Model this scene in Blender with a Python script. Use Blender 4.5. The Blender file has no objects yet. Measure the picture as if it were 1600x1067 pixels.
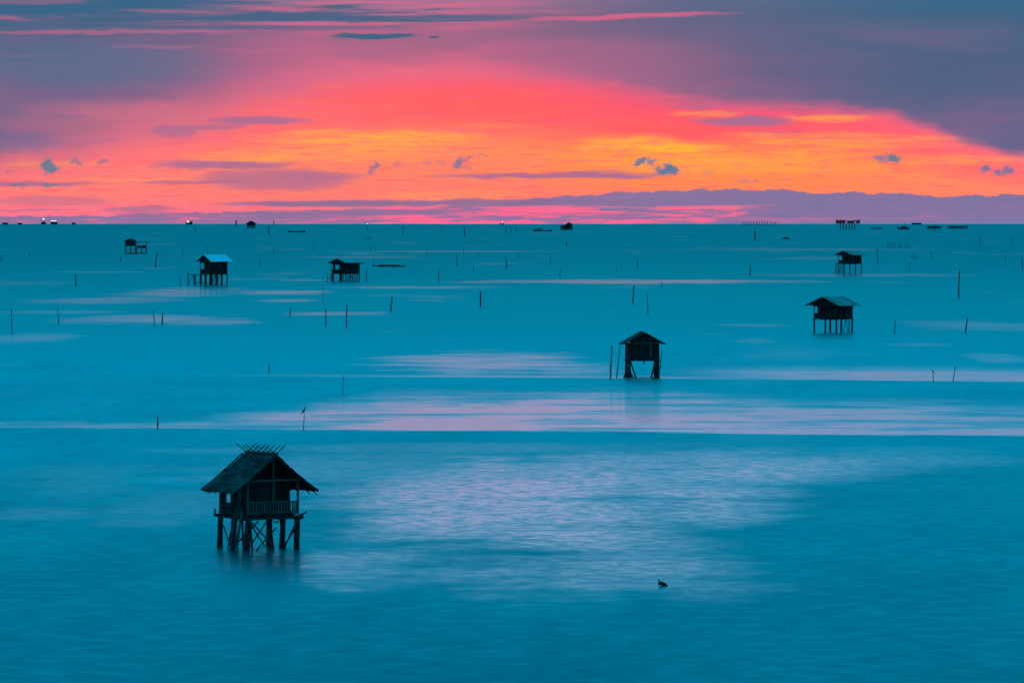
import bpy, bmesh, math, random
from mathutils import Vector, Matrix
random.seed(7)
sc = bpy.context.scene
COL = sc.collection

# ------------------------------------------------------------------ camera
F = 8889.0            # focal length in photo pixels (200 mm on 36 mm, 1600 px wide)
H = 20.0              # camera height above the water
R2 = 2 * 6371000.0    # twice the radius of the earth: the sea is curved
HOR = 350.0           # photo row of the sea horizon
Y0 = HOR - F * math.sqrt(2 * H / (R2 / 2))      # photo row of eye level
PITCH = math.atan((533.5 - Y0) / F)
cam = bpy.data.cameras.new('camera'); cam.lens = 200; cam.sensor_width = 36
cam.clip_start = 1.0; cam.clip_end = 60000
camo = bpy.data.objects.new('camera', cam); COL.objects.link(camo)
camo.location = (0, 0, H); camo.rotation_euler = (math.pi / 2 - PITCH, 0, 0)
sc.camera = camo
vs = sc.view_settings
vs.view_transform = 'Standard'; vs.look = 'None'; vs.gamma = 1.0; vs.exposure = 0.0
vs.use_curve_mapping = False
sc.cycles.use_denoising = True
sc.cycles.max_bounces = 6
sc.cycles.sample_clamp_indirect = 4.0

# ------------------------------------------------------------------ node helpers
def srgb(r, g, b):
    def f(c):
        c = c / 255.0
        return c / 12.92 if c <= 0.04045 else ((c + 0.055) / 1.055) ** 2.4
    return (f(r), f(g), f(b), 1.0)

class T:
    """a node tree with arithmetic on sockets"""
    def __init__(s, tree): s.t = tree; s.n = tree.nodes; s.l = tree.links
    def new(s, kind, **kw):
        nd = s.n.new(kind)
        for k, v in kw.items(): setattr(nd, k, v)
        return nd
    def put(s, sock, v):
        if isinstance(v, E): s.l.new(v.s, sock)
        elif v is not None: sock.default_value = v
    def m(s, op, a, b=None, c=None, clamp=False):
        nd = s.new('ShaderNodeMath', operation=op, use_clamp=clamp)
        s.put(nd.inputs[0], a); s.put(nd.inputs[1], b)
        if c is not None: s.put(nd.inputs[2], c)
        return E(s, nd.outputs[0])
    def step(s, v, a, b):                       # smooth 0 -> 1 as v goes a -> b
        nd = s.new('ShaderNodeMapRange', interpolation_type='SMOOTHSTEP')
        s.put(nd.inputs[0], v)
        if isinstance(a, E) or isinstance(b, E) or b > a:
            s.put(nd.inputs[1], a); s.put(nd.inputs[2], b); nd.inputs[3].default_value = 0; nd.inputs[4].default_value = 1
        else:
            s.put(nd.inputs[1], b); s.put(nd.inputs[2], a); nd.inputs[3].default_value = 1; nd.inputs[4].default_value = 0
        return E(s, nd.outputs[0])
    def xyz(s, x, y, z=0.0):
        nd = s.new('ShaderNodeCombineXYZ')
        s.put(nd.inputs[0], x); s.put(nd.inputs[1], y); s.put(nd.inputs[2], z)
        return E(s, nd.outputs[0])
    def noise(s, x, y, z=None, detail=3.0, rough=0.5, col=False):
        nd = s.new('ShaderNodeTexNoise', noise_dimensions='2D' if z is None else '3D')
        s.put(nd.inputs['Vector'], s.xyz(x, y, 0.0 if z is None else z))
        nd.inputs['Scale'].default_value = 1.0
        nd.inputs['Detail'].default_value = detail; nd.inputs['Roughness'].default_value = rough
        return E(s, nd.outputs[1 if col else 0])
    def mix(s, f, a, b):
        nd = s.new('ShaderNodeMix', data_type='RGBA')
        s.put(nd.inputs[0], f); s.put(nd.inputs[6], a); s.put(nd.inputs[7], b)
        return E(s, nd.outputs[2])
    def ramp(s, v, pts, lo, hi, interp='LINEAR'):          # colour ramp over v in [lo, hi]
        nd = s.new('ShaderNodeValToRGB'); cr = nd.color_ramp; cr.interpolation = interp
        s.put(nd.inputs[0], (v - lo) * (1.0 / (hi - lo)))
        while len(cr.elements) < len(pts): cr.elements.new(0.5)
        for e, (p, c) in zip(cr.elements, sorted(pts)):
            e.position = (p - lo) / (hi - lo); e.color = c
        return E(s, nd.outputs[0])
    def curve(s, v, pts, interp='LINEAR'):                  # piecewise number
        xs = [p[0] for p in pts]; ys = [p[1] for p in pts]
        lo, hi = min(ys), max(ys)
        cr = s.ramp(v, [(p, ((y - lo) / (hi - lo),) * 3 + (1,)) for p, y in pts], min(xs), max(xs), interp)
        return cr * (hi - lo) + lo

class E:
    def __init__(s, t, sock): s.t = t; s.s = sock
    def __add__(a, b): return a.t.m('ADD', a, b)
    def __sub__(a, b): return a.t.m('SUBTRACT', a, b)
    def __mul__(a, b): return a.t.m('MULTIPLY', a, b)
    def __truediv__(a, b): return a.t.m('DIVIDE', a, b)
    def __radd__(a, b): return a.t.m('ADD', b, a)
    def __rsub__(a, b): return a.t.m('SUBTRACT', b, a)
    def __rmul__(a, b): return a.t.m('MULTIPLY', b, a)

# ------------------------------------------------------------------ sky after sunset (world)
W = bpy.data.worlds.new('World'); sc.world = W; W.use_nodes = True
W.node_tree.nodes.clear()
t = T(W.node_tree)
tc = t.new('ShaderNodeTexCoord')
sep = t.new('ShaderNodeSeparateXYZ'); t.l.new(tc.outputs['Generated'], sep.inputs[0])
dx, dy, dz = (E(t, sep.outputs[i]) for i in range(3))
az = t.m('ARCTAN2', dx, dy)
U = az * F + 800.0                     # bearing and elevation on a fine angular scale (1/8889 rad)
V = Y0 - dz * F
# slow wandering that roughens every cloud edge
wn = t.noise(U * 0.012, V * 0.045, detail=4.0, rough=0.6, col=True)
ws = t.new('ShaderNodeSeparateColor'); t.put(ws.inputs[0], wn)
w1 = E(t, ws.outputs[0]) - 0.5; w2 = E(t, ws.outputs[1]) - 0.5
Uw = U + w1 * 60.0; Vw = V + w2 * 16.0
fn = t.noise(U * 0.0065, V * 0.11, detail=5.0, rough=0.62)          # long streaks
fn2 = t.noise(U * 0.016, V * 0.20, detail=4.0, rough=0.6)           # shorter streaks

# upper cloud deck, purple-grey near the glow, blue-teal higher up and further round; brightened above the view for water reflections
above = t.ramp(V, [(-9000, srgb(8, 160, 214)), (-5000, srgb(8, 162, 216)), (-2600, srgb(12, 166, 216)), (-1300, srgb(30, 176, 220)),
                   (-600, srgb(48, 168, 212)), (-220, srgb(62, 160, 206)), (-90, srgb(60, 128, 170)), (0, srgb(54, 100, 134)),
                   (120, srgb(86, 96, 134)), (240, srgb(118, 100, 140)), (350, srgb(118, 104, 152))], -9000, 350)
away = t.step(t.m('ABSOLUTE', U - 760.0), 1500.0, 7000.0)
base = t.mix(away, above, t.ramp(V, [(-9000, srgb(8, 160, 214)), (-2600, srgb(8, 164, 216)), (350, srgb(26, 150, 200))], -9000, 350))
pinkx = t.curve(U, [(-2500, 0), (-300, .10), (100, .06), (330, .30), (480, .66), (560, .82), (720, .8), (880, .5), (1080, .2), (1300, .05), (1450, 0), (4000, 0)])
pinky = t.curve(V, [(-1100, 0), (-500, .50), (-180, .84), (0, .55), (60, .75), (120, 1.0), (350, 1.0)])
pinkhi = t.curve(U, [(-3500, 0), (-600, .30), (250, .58), (700, .80), (1100, .66), (1700, .46), (2600, .26), (5000, 0)])  # lavender added above the view to tint the water's reflections
hi = t.step(V, 20, -160)
pinkx = pinkx + (pinkhi - pinkx) * hi
base = t.mix(pinkx * pinky, base, t.ramp(V, [(-700, srgb(216, 202, 236)), (-150, srgb(246, 196, 224)), (30, srgb(232, 106, 140)), (350, srgb(232, 104, 138))], -700, 350))
# glow under the deck
B = t.curve(U, [(-1500, 330), (-600, 275), (0, 242), (130, 226), (260, 178), (380, 148), (500, 122), (620, 108), (760, 106), (880, 124), (1000, 146),
                (1150, 162), (1300, 169), (1390, 178), (1450, 198), (1510, 222), (1570, 236), (1640, 246), (2400, 300), (3200, 345)])
S = t.curve(U, [(-1500, 70), (0, 62), (300, 80), (600, 66), (800, 56), (1000, 40), (1250, 24), (1450, 18), (1700, 18)])
gv = (V + w2 * 22.0 - B) / S
g = t.step(gv, -0.55, 0.75)
hz = (V - B) / (HOR - B)
glow = t.ramp(hz, [(0.0, srgb(246, 92, 132)), (0.12, srgb(255, 86, 112)), (0.30, srgb(255, 94, 96)), (0.42, srgb(255, 122, 82)),
                   (0.52, srgb(255, 146, 76)), (0.68, srgb(255, 138, 84)), (0.82, srgb(255, 124, 104)), (0.92, srgb(255, 112, 130)), (1.0, srgb(255, 104, 150))], 0.0, 1.0)
coral = t.curve(U, [(-800, .9), (0, .9), (250, .8), (430, .5), (720, .36), (900, .12), (1000, 0), (1250, 0), (1420, .25), (1600, .6), (2400, .9)])
glow = t.mix(coral, glow, t.mix(t.step(V, 300, 350), srgb(255, 124, 126), srgb(252, 116, 150)))
sky_plain = base                       # well above and to the sides there is only the base sky
top = t.step(V, 64, 30) * t.step(V, -420, -60) * t.step(U, 1000, 640) * t.step(U, -900, 100)
tn = t.noise(U * 0.0034 + 5.0, V * 0.085, detail=4.0, rough=0.55)
def top_streaks(c):
    c = t.mix(top * t.step(tn, 0.54, 0.40) * 0.9, c, srgb(64, 98, 134))
    return t.mix(top * t.step(tn, 0.56, 0.66) * 0.65, c, srgb(222, 104, 140))
sky_upper = top_streaks(base)
sky = t.mix(g, base, glow)

_wc = {}
def lens(cx, cy, rx, ry, hard=0.35, warp=1.0, tilt=0.0):
    if warp not in _wc: _wc[warp] = (U + w1 * (60.0 * warp), V + w2 * (14.0 * warp))
    ua, va = _wc[warp]
    a = t.m('MULTIPLY_ADD', ua, 1.0 / rx, -cx / rx)
    b = t.m('MULTIPLY_ADD', va - (U - cx) * tilt if tilt else va, 1.0 / ry, -cy / ry)
    return t.step(t.m('MULTIPLY_ADD', a, a, b * b), 1.0, hard)
def over(mask, amount, col):
    global sky
    sky = t.mix(mask * amount, sky, col)

YEL = srgb(255, 172, 72)
streak = t.step(fn, 0.40, 0.62)
for (cx, cy, rx, ry, am) in [(575, 216, 215, 16, .95), (540, 238, 190, 22, .55), (985, 226, 115, 20, .9), (1075, 230, 70, 13, .9), (1100, 248, 250, 22, .5),
                             (1290, 186, 80, 9, .8), (1100, 178, 70, 6, .7), (1180, 211, 60, 7, .7), (1300, 222, 250, 20, .65), (1180, 252, 300, 26, .55),
                             (1500, 250, 130, 14, .45), (390, 246, 130, 14, .55), (90, 258, 100, 9, .38), (200, 282, 150, 6, .25), (700, 305, 160, 9, .4), (605, 167, 22, 5, .6),
                             (770, 196, 90, 6, .35)]:
    over(lens(cx, cy, rx, ry, 0.0, 0.9), (streak * 0.55 + 0.45) * am, YEL)
over(lens(1050, 231, 60, 9, 0.0), 0.85, srgb(255, 190, 42))
# red-pink wisps across the glow
wisp = t.step(fn2, 0.52, 0.72) * g
over(wisp * t.step(V, 140, 200), 0.6, srgb(255, 94, 114))
over(lens(820, 182, 330, 22, 0.0), .55, srgb(255, 92, 102))
over(lens(190, 192, 230, 44, 0.0), .75, srgb(220, 112, 136))
over(lens(760, 150, 330, 34, 0.0), 0.6, srgb(255, 88, 106))
over(lens(700, 162, 260, 26, 0.0), 0.35, srgb(255, 98, 86))
over(g * t.step(fn, 0.50, 0.68) * t.step(V, 92, 130) * t.step(V, 215, 190), .34, srgb(255, 116, 84))
over(g * t.step(fn2, 0.46, 0.32) * t.step(V, 96, 140) * t.step(V, 320, 250), .36, srgb(246, 96, 126))
# purple streak clouds inside the glow
PUR = srgb(172, 108, 146); PUR2 = srgb(150, 108, 150)
for (cx, cy, rx, ry, am, c) in [(1162, 190, 92, 10, 1.0, PUR), (1090, 166, 48, 5, .45, PUR), (405, 189, 100, 9, .9, PUR), (330, 200, 70, 7, .7, PUR), (268, 207, 40, 11, .7, PUR),
                                (350, 258, 140, 9, .9, PUR), (430, 281, 150, 22, .75, PUR), (500, 275, 80, 9, .4, PUR), (300, 286, 110, 3.5, .7, PUR), (860, 275, 210, 6, .9, PUR), (960, 272, 95, 6, .5, PUR),
                                (30, 222, 80, 22, .6, PUR2), (150, 222, 60, 8, .35, PUR), (100, 184, 42, 6, .4, PUR2), (40, 288, 150, 4.5, .75, PUR2), (80, 314, 110, 9, .4, PUR2), (40, 330, 100, 3, .5, PUR2),
                                (220, 327, 80, 6, .65, PUR2), (1210, 206, 60, 3.5, .3, PUR)]:
    over(lens(cx, cy, rx, ry, 0.15, 1.0), am, c)
# low cloud bank over the horizon
BANK = t.mix(t.step(U, 500, 1350), srgb(142, 112, 156), srgb(108, 114, 164))
edge = t.curve(U, [(-2500, 322), (-300, 338), (150, 338), (300, 332), (480, 330), (640, 322), (780, 318), (860, 309), (960, 301), (1090, 297), (1180, 295), (1240, 299), (1300, 302), (1400, 301), (1460, 307), (1600, 304), (2600, 310)])
bump = (t.noise(U * 0.02, V * 0.03, detail=6.0, rough=0.66) - 0.5) * 17.0
bank = t.step(V + bump - edge, -0.8, 1.6)
low = t.step(U + w1 * 160.0 + (V - 335.0) * 3.5, 1185.0, 1120.0) * t.step(V, 319, 325)      # where hot pink light shows under the bank
holes = t.step(fn, 0.56, 0.42)
gap = low * t.m('MAXIMUM', holes * t.step(U, 420, 640), t.step(fn2, 0.55, 0.7) * 0.5)
over(bank * (1.0 - gap * 0.92), 0.93, t.mix(t.step(fn2, .36, .66) * .5, BANK, srgb(134, 116, 166)))
over(bank * t.step(fn, .60, .72) * t.step(V, 322, 334), .4, srgb(206, 108, 152))
over(low * gap * bank, 0.85, srgb(255, 104, 150))
over(lens(520, 318, 215, 7, 0.2, .8), .92, srgb(134, 110, 152))
over(lens(790, 316, 220, 7.5, 0.2, .8), .9, srgb(138, 110, 152))
over(lens(470, 336, 170, 9, 0.1, .8), .8, srgb(138, 112, 158)); over(lens(660, 331, 150, 4, 0.1, .8), .7, srgb(146, 110, 156)); over(lens(900, 333, 160, 2.2, 0.0, .8), .6, srgb(150, 108, 154))
over(lens(120, 342, 150, 4, 0.0, .6), .75, srgb(126, 120, 164)); over(lens(250, 334, 90, 4, 0.1, .8), .6, srgb(150, 110, 152))
over(lens(1240, 343, 140, 4, 0.0, .8), .45, srgb(216, 108, 150))
over(t.step(V, 336, 349) * t.step(U, 1150, 1300), .25, srgb(112, 134, 178))
# streaks at the top of the view
sky = top_streaks(sky)
soft = t.noise(U * 0.0022 + 2.0, V * 0.012, detail=3.0, rough=0.5)
over(t.step(soft, 0.46, 0.66) * (1.0 - g) * t.step(V, 10, 80), .14, srgb(196, 108, 146))
over(t.step(soft, 0.50, 0.34) * (1.0 - g), .3, srgb(66, 98, 132))
over(t.step(tn, 0.56, 0.68) * (1.0 - g) * t.step(U, 760, 420) * t.step(V, 150, 60), .3, srgb(206, 108, 142))
over(lens(980, 27, 200, 5, 0.0, .6, -0.035), .8, srgb(222, 100, 138))
over(lens(440, 16, 90, 4, 0.0, .6), .6, srgb(214, 104, 140))
over(lens(150, 52, 320, 4, 0.0, .9), .45, srgb(206, 104, 142))
over(lens(250, 74, 90, 4, 0.0, .8), .45, srgb(206, 104, 142))
over(lens(140, 104, 260, 50, 0.0, .9), .75, srgb(84, 108, 142))
over(lens(40, 165, 200, 36, 0.0, .9), .25, srgb(140, 106, 142))
over(lens(30, 10, 420, 22, 0.0, .9), .7, srgb(52, 100, 134))
over(lens(560, 30, 300, 7, 0.1, 1.2), .7, srgb(72, 98, 134))
over(lens(582, 57, 84, 6, 0.3, .7), .95, srgb(52, 100, 130))
over(lens(677, 59, 10, 2.4, 0.2, .2), .9, srgb(66, 98, 132))
# small ragged cumulus puffs drifting low
pn = t.noise(U * 0.085, V * 0.11, detail=4.0, rough=0.62, col=True)
ps = t.new('ShaderNodeSeparateColor'); t.put(ps.inputs[0], pn)
p1 = (E(t, ps.outputs[0]) - 0.5) * 26.0; p2 = (E(t, ps.outputs[1]) - 0.5) * 18.0
def puff(cx, cy, rx, ry, am, c=srgb(84, 112, 152), tilt=0.0):
    a = (U + p1 - cx) * (1.0 / (rx * 1.18)); b = (V + p2 + (U - cx) * tilt - cy) * (1.0 / (ry * 1.18))
    over(t.step(a * a + b * b, 1.4, 0.1), am * .92, c)
BL = srgb(70, 116, 160); TE = srgb(66, 122, 150); MV = srgb(150, 108, 150)
for a in [(76, 259, 9, 12, .95, TE), (88, 266, 8, 4, .9, TE), (122, 253, 7, 3.5, .6), (163, 254, 8, 3.5, .65), (17, 268, 6, 2.5, .45), (80, 290, 13, 3, .7, TE), (30, 290, 16, 3, .5),
          (586, 260, 7, 7, .75, BL, .5), (580, 268, 6, 5, .6, MV, .5), (622, 256, 7, 4, .4, MV), (668, 254, 8, 3, .4, MV), (690, 255, 8, 2.5, .4, MV), (716, 256, 8, 6, .8, BL, .5), (729, 248, 8, 3, .6, MV, .4), (752, 243, 8, 2, .5, MV), (728, 262, 7, 2.2, .5, MV),
          (1000, 253, 10, 5, .95, BL, .5), (1017, 253, 8, 4, .8, BL), (1042, 267, 18, 8, .98, BL), (1048, 262, 9, 6, .9, BL), (1105, 270, 8, 2, .3, MV), (1160, 283, 12, 2, .55, MV), (1182, 283, 8, 2, .5, MV),
          (1374, 247, 12, 4, .7, BL), (1394, 248, 9, 7, .95, TE), (1380, 253, 12, 2, .7, MV), (1538, 265, 9, 5, .9, BL), (1558, 270, 7, 4, .8, BL), (1571, 267, 7, 8, .9, BL)]:
    puff(*a)
# twilight sky behind it all (clear-sky scattering)
nish = t.new('ShaderNodeTexSky', sky_type='NISHITA', sun_disc=False)
nish.sun_elevation = math.radians(0.5); nish.sun_rotation = math.radians(1.0); nish.altitude = 20
nsc = t.new('ShaderNodeMix', data_type='RGBA', blend_type='MULTIPLY'); nsc.inputs[0].default_value = 1.0
t.l.new(nish.outputs[0], nsc.inputs[6]); nsc.inputs[7].default_value = (0.0, 0.001, 0.004, 1)
def background(c):
    b = t.new('ShaderNodeBackground'); t.put(b.inputs[0], c); b.inputs[1].default_value = 1.0
    return b
def choose(f, b0, b1):
    ms = t.new('ShaderNodeMixShader'); t.put(ms.inputs[0], f)
    t.l.new(b0.outputs[0], ms.inputs[1]); t.l.new(b1.outputs[0], ms.inputs[2]); return ms
front = t.m('LESS_THAN', t.m('ABSOLUTE', U - 800.0), 4200.0)
m1 = choose(t.m('GREATER_THAN', V, -4.0), background(sky_upper), background(sky))
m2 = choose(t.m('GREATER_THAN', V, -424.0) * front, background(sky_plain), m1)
nb = background(E(t, nsc.outputs[2]))
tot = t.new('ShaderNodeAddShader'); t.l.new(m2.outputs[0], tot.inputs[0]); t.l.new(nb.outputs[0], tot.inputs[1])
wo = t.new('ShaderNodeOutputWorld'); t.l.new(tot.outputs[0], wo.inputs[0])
W.cycles.sampling_method = 'NONE'

# ------------------------------------------------------------------ places on the curved sea
def at(px, py):
    """point of the sea surface seen at a photo position"""
    xc, yc = (px - 800.0) / F, (533.5 - py) / F
    cp, sp = math.cos(PITCH), math.sin(PITCH)
    d = Vector((xc, cp + yc * sp, -sp + yc * cp))       # camera looks along +Y, tilted down
    hor = math.hypot(d.x, d.y); tan = -d.z / hor
    disc = tan * tan - 4 * H / R2
    r = (tan - math.sqrt(disc)) / 2 * R2 if disc > 0 else math.sqrt(H * R2)
    r = min(r, 15200.0)
    return Vector((d.x / hor * r, d.y / hor * r, -r * r / R2))
def ppm(p): return F / p.y                              # photo pixels per metre there

# ------------------------------------------------------------------ materials
def mat(name, col, rough=0.8, var=0.35, scale=3.0, stretch=(1, 1, 1), metal=0.0, bumpy=0.3, spec=0.3):
    m = bpy.data.materials.new(name); m.use_nodes = True
    m.node_tree.nodes.clear(); q = T(m.node_tree)
    tcx = q.new('ShaderNodeTexCoord'); mp = q.new('ShaderNodeMapping'); mp.inputs[3].default_value = stretch
    q.l.new(tcx.outputs['Object'], mp.inputs[0])
    info = q.new('ShaderNodeObjectInfo')
    nz = q.new('ShaderNodeTexNoise'); nz.inputs['Scale'].default_value = scale; nz.inputs['Detail'].default_value = 6
    q.l.new(mp.outputs[0], nz.inputs['Vector'])
    f = E(q, nz.outputs[0]); rnd = E(q, info.outputs['Random'])
    lo = tuple(c * (1 - var) for c in col) + (1,); hi = tuple(min(1, c * (1 + var)) for c in col) + (1,)
    c = q.mix(q.step(f * 0.7 + rnd * 0.3, 0.3, 0.7), lo, hi)
    b = q.new('ShaderNodeBsdfPrincipled'); q.put(b.inputs['Base Color'], c)
    b.inputs['Roughness'].default_value = rough; b.inputs['Metallic'].default_value = metal
    b.inputs['Specular IOR Level'].default_value = spec
    bp = q.new('ShaderNodeBump'); bp.inputs['Strength'].default_value = bumpy; bp.inputs['Distance'].default_value = 0.02
    q.l.new(nz.outputs[0], bp.inputs['Height']); q.l.new(bp.outputs[0], b.inputs['Normal'])
    o = q.new('ShaderNodeOutputMaterial'); q.l.new(b.outputs[0], o.inputs[0])
    return m
M = {
    'wood': mat('weathered_wood', (.040, .034, .028), stretch=(1, 1, .15), scale=9),
    'pale': mat('bleached_bamboo', (.105, .092, .074), stretch=(1, 1, .2), scale=7),
    'dark': mat('dark_board', (.016, .015, .014), stretch=(1, 1, .15), scale=8),
    'thatch': mat('palm_thatch', (.050, .043, .034), stretch=(.6, 6, 6), scale=6, var=.75, bumpy=.9),
    'tin': mat('grey_sheet_roof', (.26, .30, .24), rough=.6, scale=1.5),
    'white': mat('white_sheet_roof', (.84, .86, .87), rough=.35, var=.06, scale=1.2),
    'pole': mat('wet_pole', (.028, .025, .022), stretch=(1, 1, .2), scale=6),
    'bird': mat('dark_plumage', (.03, .03, .032), rough=.7, scale=20),
    'hull': mat('painted_hull', (.05, .06, .07), rough=.5, scale=2),
    'cabin': mat('pale_cabin', (.45, .45, .44), rough=.5, var=.1, scale=2),
    'barnacle': mat('barnacled_post', (.019, .018, .016), scale=14, bumpy=.8),
}
def lamp_mat(name, col, s):
    m = bpy.data.materials.new(name); m.use_nodes = True; m.node_tree.nodes.clear(); q = T(m.node_tree)
    e = q.new('ShaderNodeEmission'); e.inputs[0].default_value = col; e.inputs[1].default_value = s
    o = q.new('ShaderNodeOutputMaterial'); q.l.new(e.outputs[0], o.inputs[0]); return m
M['lamp'] = lamp_mat('lit_lamp', (1, .95, .9, 1), 3)
M['cyan'] = lamp_mat('cyan_lamp', (.12, .8, .9, 1), 2.2)
M['pinklamp'] = lamp_mat('warm_lamp', (1, .85, .8, 1), 2)

# water: milky teal, wind-rippled, with calm slicks that mirror the low sky
def water_material():
    m = bpy.data.materials.new('sea_water'); m.use_nodes = True; m.node_tree.nodes.clear(); q = T(m.node_tree)
    geo = q.new('ShaderNodeNewGeometry'); sp = q.new('ShaderNodeSeparateXYZ'); q.l.new(geo.outputs['Position'], sp.inputs[0])
    X, Y = E(q, sp.outputs[0]), E(q, sp.outputs[1])
    rip = q.noise(X * 0.75, Y * 0.50, detail=5.0, rough=0.66)          # metre-sized ripples, seen near by
    rip2 = q.noise(X * 0.06 + 7.0, Y * 0.022, detail=4.0, rough=0.6)   # wind patches
    big = q.noise(X * 0.018, Y * 0.0045 + 3.0, detail=3.0, rough=0.55) # broad drifts
    far = q.noise(X * 0.02 + 31.0, Y * 0.004, detail=4.0, rough=0.6)
    strk = q.noise(X * 0.05, Y * 0.085, detail=5.0, rough=0.65)        # long thin streaks
    wx = (rip2 - 0.5); wy = (big - 0.5)
    calm = None
    def add(mk):
        nonlocal calm
        calm = mk if calm is None else q.m('MAXIMUM', calm, mk)
    def slick(px, py, rx, ry, am, warp=1.0, soft=0.3, torn=1.1):
        c = at(px, py); a = at(px, py - ry).y; b = at(px, py + ry).y
        rw = rx / F * c.y; rd = (a - b) / 2; cy = (a + b) / 2
        u = (X + wx * (rw * 0.8 * warp) - c.x) * (1 / rw); v = (Y + (rip2 - 0.5) * (rd * 1.1 * warp) + wy * (rd * warp) - cy) * (1 / rd)
        add(q.step(u * u + v * v + (strk - 0.5) * torn, 1.0, soft) * am)
    def line(p3):                                   # a long low swell line: Y as a quadratic of X
        ps = [at(*p) for p in p3]; (x1, y1), (x2, y2), (x3, y3) = [(p.x, p.y) for p in ps]
        A = Matrix(((x1 * x1, x1, 1), (x2 * x2, x2, 1), (x3 * x3, x3, 1))).inverted() @ Vector((y1, y2, y3))
        return Y - ((X * A[0] + A[1]) * X + A[2])
    # calm band beyond the near swell line, breaking up further out
    d1 = line([(0, 668), (800, 673.5), (1600, 682)])
    w1m = d1 + (rip2 - 0.5) * 60.0
    xin = q.curve(X, [(-50, .35), (-35, .42), (-22, .55), (-12, .75), (-5, .95), (5, 1.0), (14, .95), (26, .9), (45, .85), (80, .5)])
    far_in = q.curve(X, [(-60, 10), (-45, 14), (-30, 24), (-22, 60), (-14, 100), (0, 100), (10, 112), (18, 108), (30, 92), (60, 80)])
    add(q.step(d1 + (strk - 0.5) * 9.0 + (rip2 - 0.5) * 5.0, -1.8, 3.0) * q.step(w1m / far_in, 1.25, 0.35) * xin * (q.step(rip2, .68, .44) * .4 + .6) * (q.step(strk, .30, .52) * .6 + .4))
    # second line further out
    d2 = line([(300, 588), (950, 591), (1600, 597)])
    s2 = q.step(X, 17.0, 42.0) * .8
    add(q.step(d2, -1.5, 3.0) * q.step(d2 + wy * 50.0, 75.0, 20.0) * s2)
    add(q.step(d2, -1.5, 3.0) * q.step(d2, 14.0, 4.0) * .35 * q.step(X, -40.0, 0.0))
    # broken calm before the near swell line
    near = q.step(d1, -2.0, -20.0)
    for a in [(790, 780, 350, 80, 1.1), (700, 805, 240, 80, .95), (860, 838, 270, 84, .85), (960, 750, 340, 50, .8), (1080, 790, 200, 48, .85), (1200, 738, 290, 44, .8), (1380, 722, 260, 26, .4), (1000, 885, 230, 52, .55), (1110, 922, 150, 26, .28),
              (280, 785, 150, 30, .16), (140, 745, 190, 40, .14), (60, 800, 150, 12, .22), (230, 815, 110, 10, .16), (560, 725, 330, 30, .26), (1430, 715, 220, 22, .3), (700, 700, 500, 12, .25)]:
        slick(*a, warp=1.3, soft=-0.45, torn=2.0)
    slick(404, 874, 80, 22, .2, .4, -.2, .4)          # calm patch added so the near hut's dark reflection shows
    brk = q.step(d1, -8.0, 2.0)
    calm = calm * (0.85 + q.step(strk, .34, .62) * 0.7)
    calm = calm * (brk + (1.0 - brk) * (q.step(rip, 0.34, 0.64) * 0.70 + 0.45))
    # slicks further out
    for a in [(760, 568, 190, 20, .75), (880, 575, 120, 14, .6), (700, 560, 130, 8, .5), (1000, 440, 320, 4, .95), (640, 449, 180, 2.5, .45), (280, 458, 110, 9, .75), (150, 470, 150, 6, .55), (440, 457, 90, 4.5, .7), (450, 470, 60, 3, .6),
              (230, 500, 170, 8, .75), (330, 504, 90, 6, .7), (40, 528, 90, 9, .55), (520, 490, 100, 4, .5), (90, 488, 120, 3.5, .4), (480, 438, 60, 2, .35), (1530, 509, 140, 11, .5), (1450, 538, 70, 3, .4), (1180, 508, 70, 3, .35), (1180, 532, 40, 5, .3),
              (1560, 560, 60, 9, .4), (700, 393, 190, 1.6, .35), (1250, 390, 260, 1.5, .3), (150, 425, 90, 1.6, .3), (1350, 430, 200, 3, .3), (560, 402, 120, 1.5, .3)]:
        slick(*((a[0], a[1], a[2], a[3], a[4] * (.92 if a[1] > 545 else .62))), warp=.8, soft=-.3, torn=2.4)
    add(q.step(far, .60, .74) * .08)
    calm = q.m('MINIMUM', q.m('MAXIMUM', calm, 0.0), 1.0)
    # surface slopes
    slope = q.noise(X * 0.55 + 3.0, Y * 0.42, detail=4.0, rough=0.62, col=True)
    sc_ = q.new('ShaderNodeSeparateColor'); q.put(sc_.inputs[0], slope)
    sx = (E(q, sc_.outputs[0]) - 0.5); sy = (E(q, sc_.outputs[1]) - 0.5)
    near_ = q.curve(Y, [(200, 1.5), (420, 1.15), (900, .85), (1800, .35), (3000, .15)])
    amp = (0.10 - calm * 0.07) * near_
    tilt = q.curve(Y, [(200, .062), (300, .034), (450, .014), (900, .008), (2500, .0)])
    nrm = q.new('ShaderNodeVectorMath', operation='NORMALIZE')
    q.put(nrm.inputs[0], q.xyz(sx * amp, (sy - 0.12) * amp + (rip2 - 0.5) * (0.075 - calm * 0.075) * near_ - tilt * (1.0 - calm * 0.8), 1.0))
    N = E(q, nrm.outputs[0])
    body = q.new('ShaderNodeBsdfDiffuse'); body.inputs[0].default_value = (0.003, 0.065, 0.075, 1)
    gl = q.new('ShaderNodeBsdfGlossy'); rgh = q.curve(Y, [(200, .27), (420, .33), (763, .31), (900, .26), (1170, .22), (1587, .20), (2080, .19), (3200, .18), (9000, .17)])
    q.put(gl.inputs['Roughness'], q.m('MULTIPLY_ADD', calm, .17 - rgh, rgh))
    q.put(gl.inputs['Color'], q.mix(calm, (.005, .80, .80, 1), (.97, .97, 1.0, 1)))  # reflection hue put into the colour: teal on ripples, untinted on slicks
    q.put(gl.inputs['Normal'], N)
    gm = q.new('ShaderNodeBsdfGlossy'); gm.inputs['Roughness'].default_value = .055; q.put(gm.inputs['Color'], (.97, .97, 1, 1))
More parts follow.
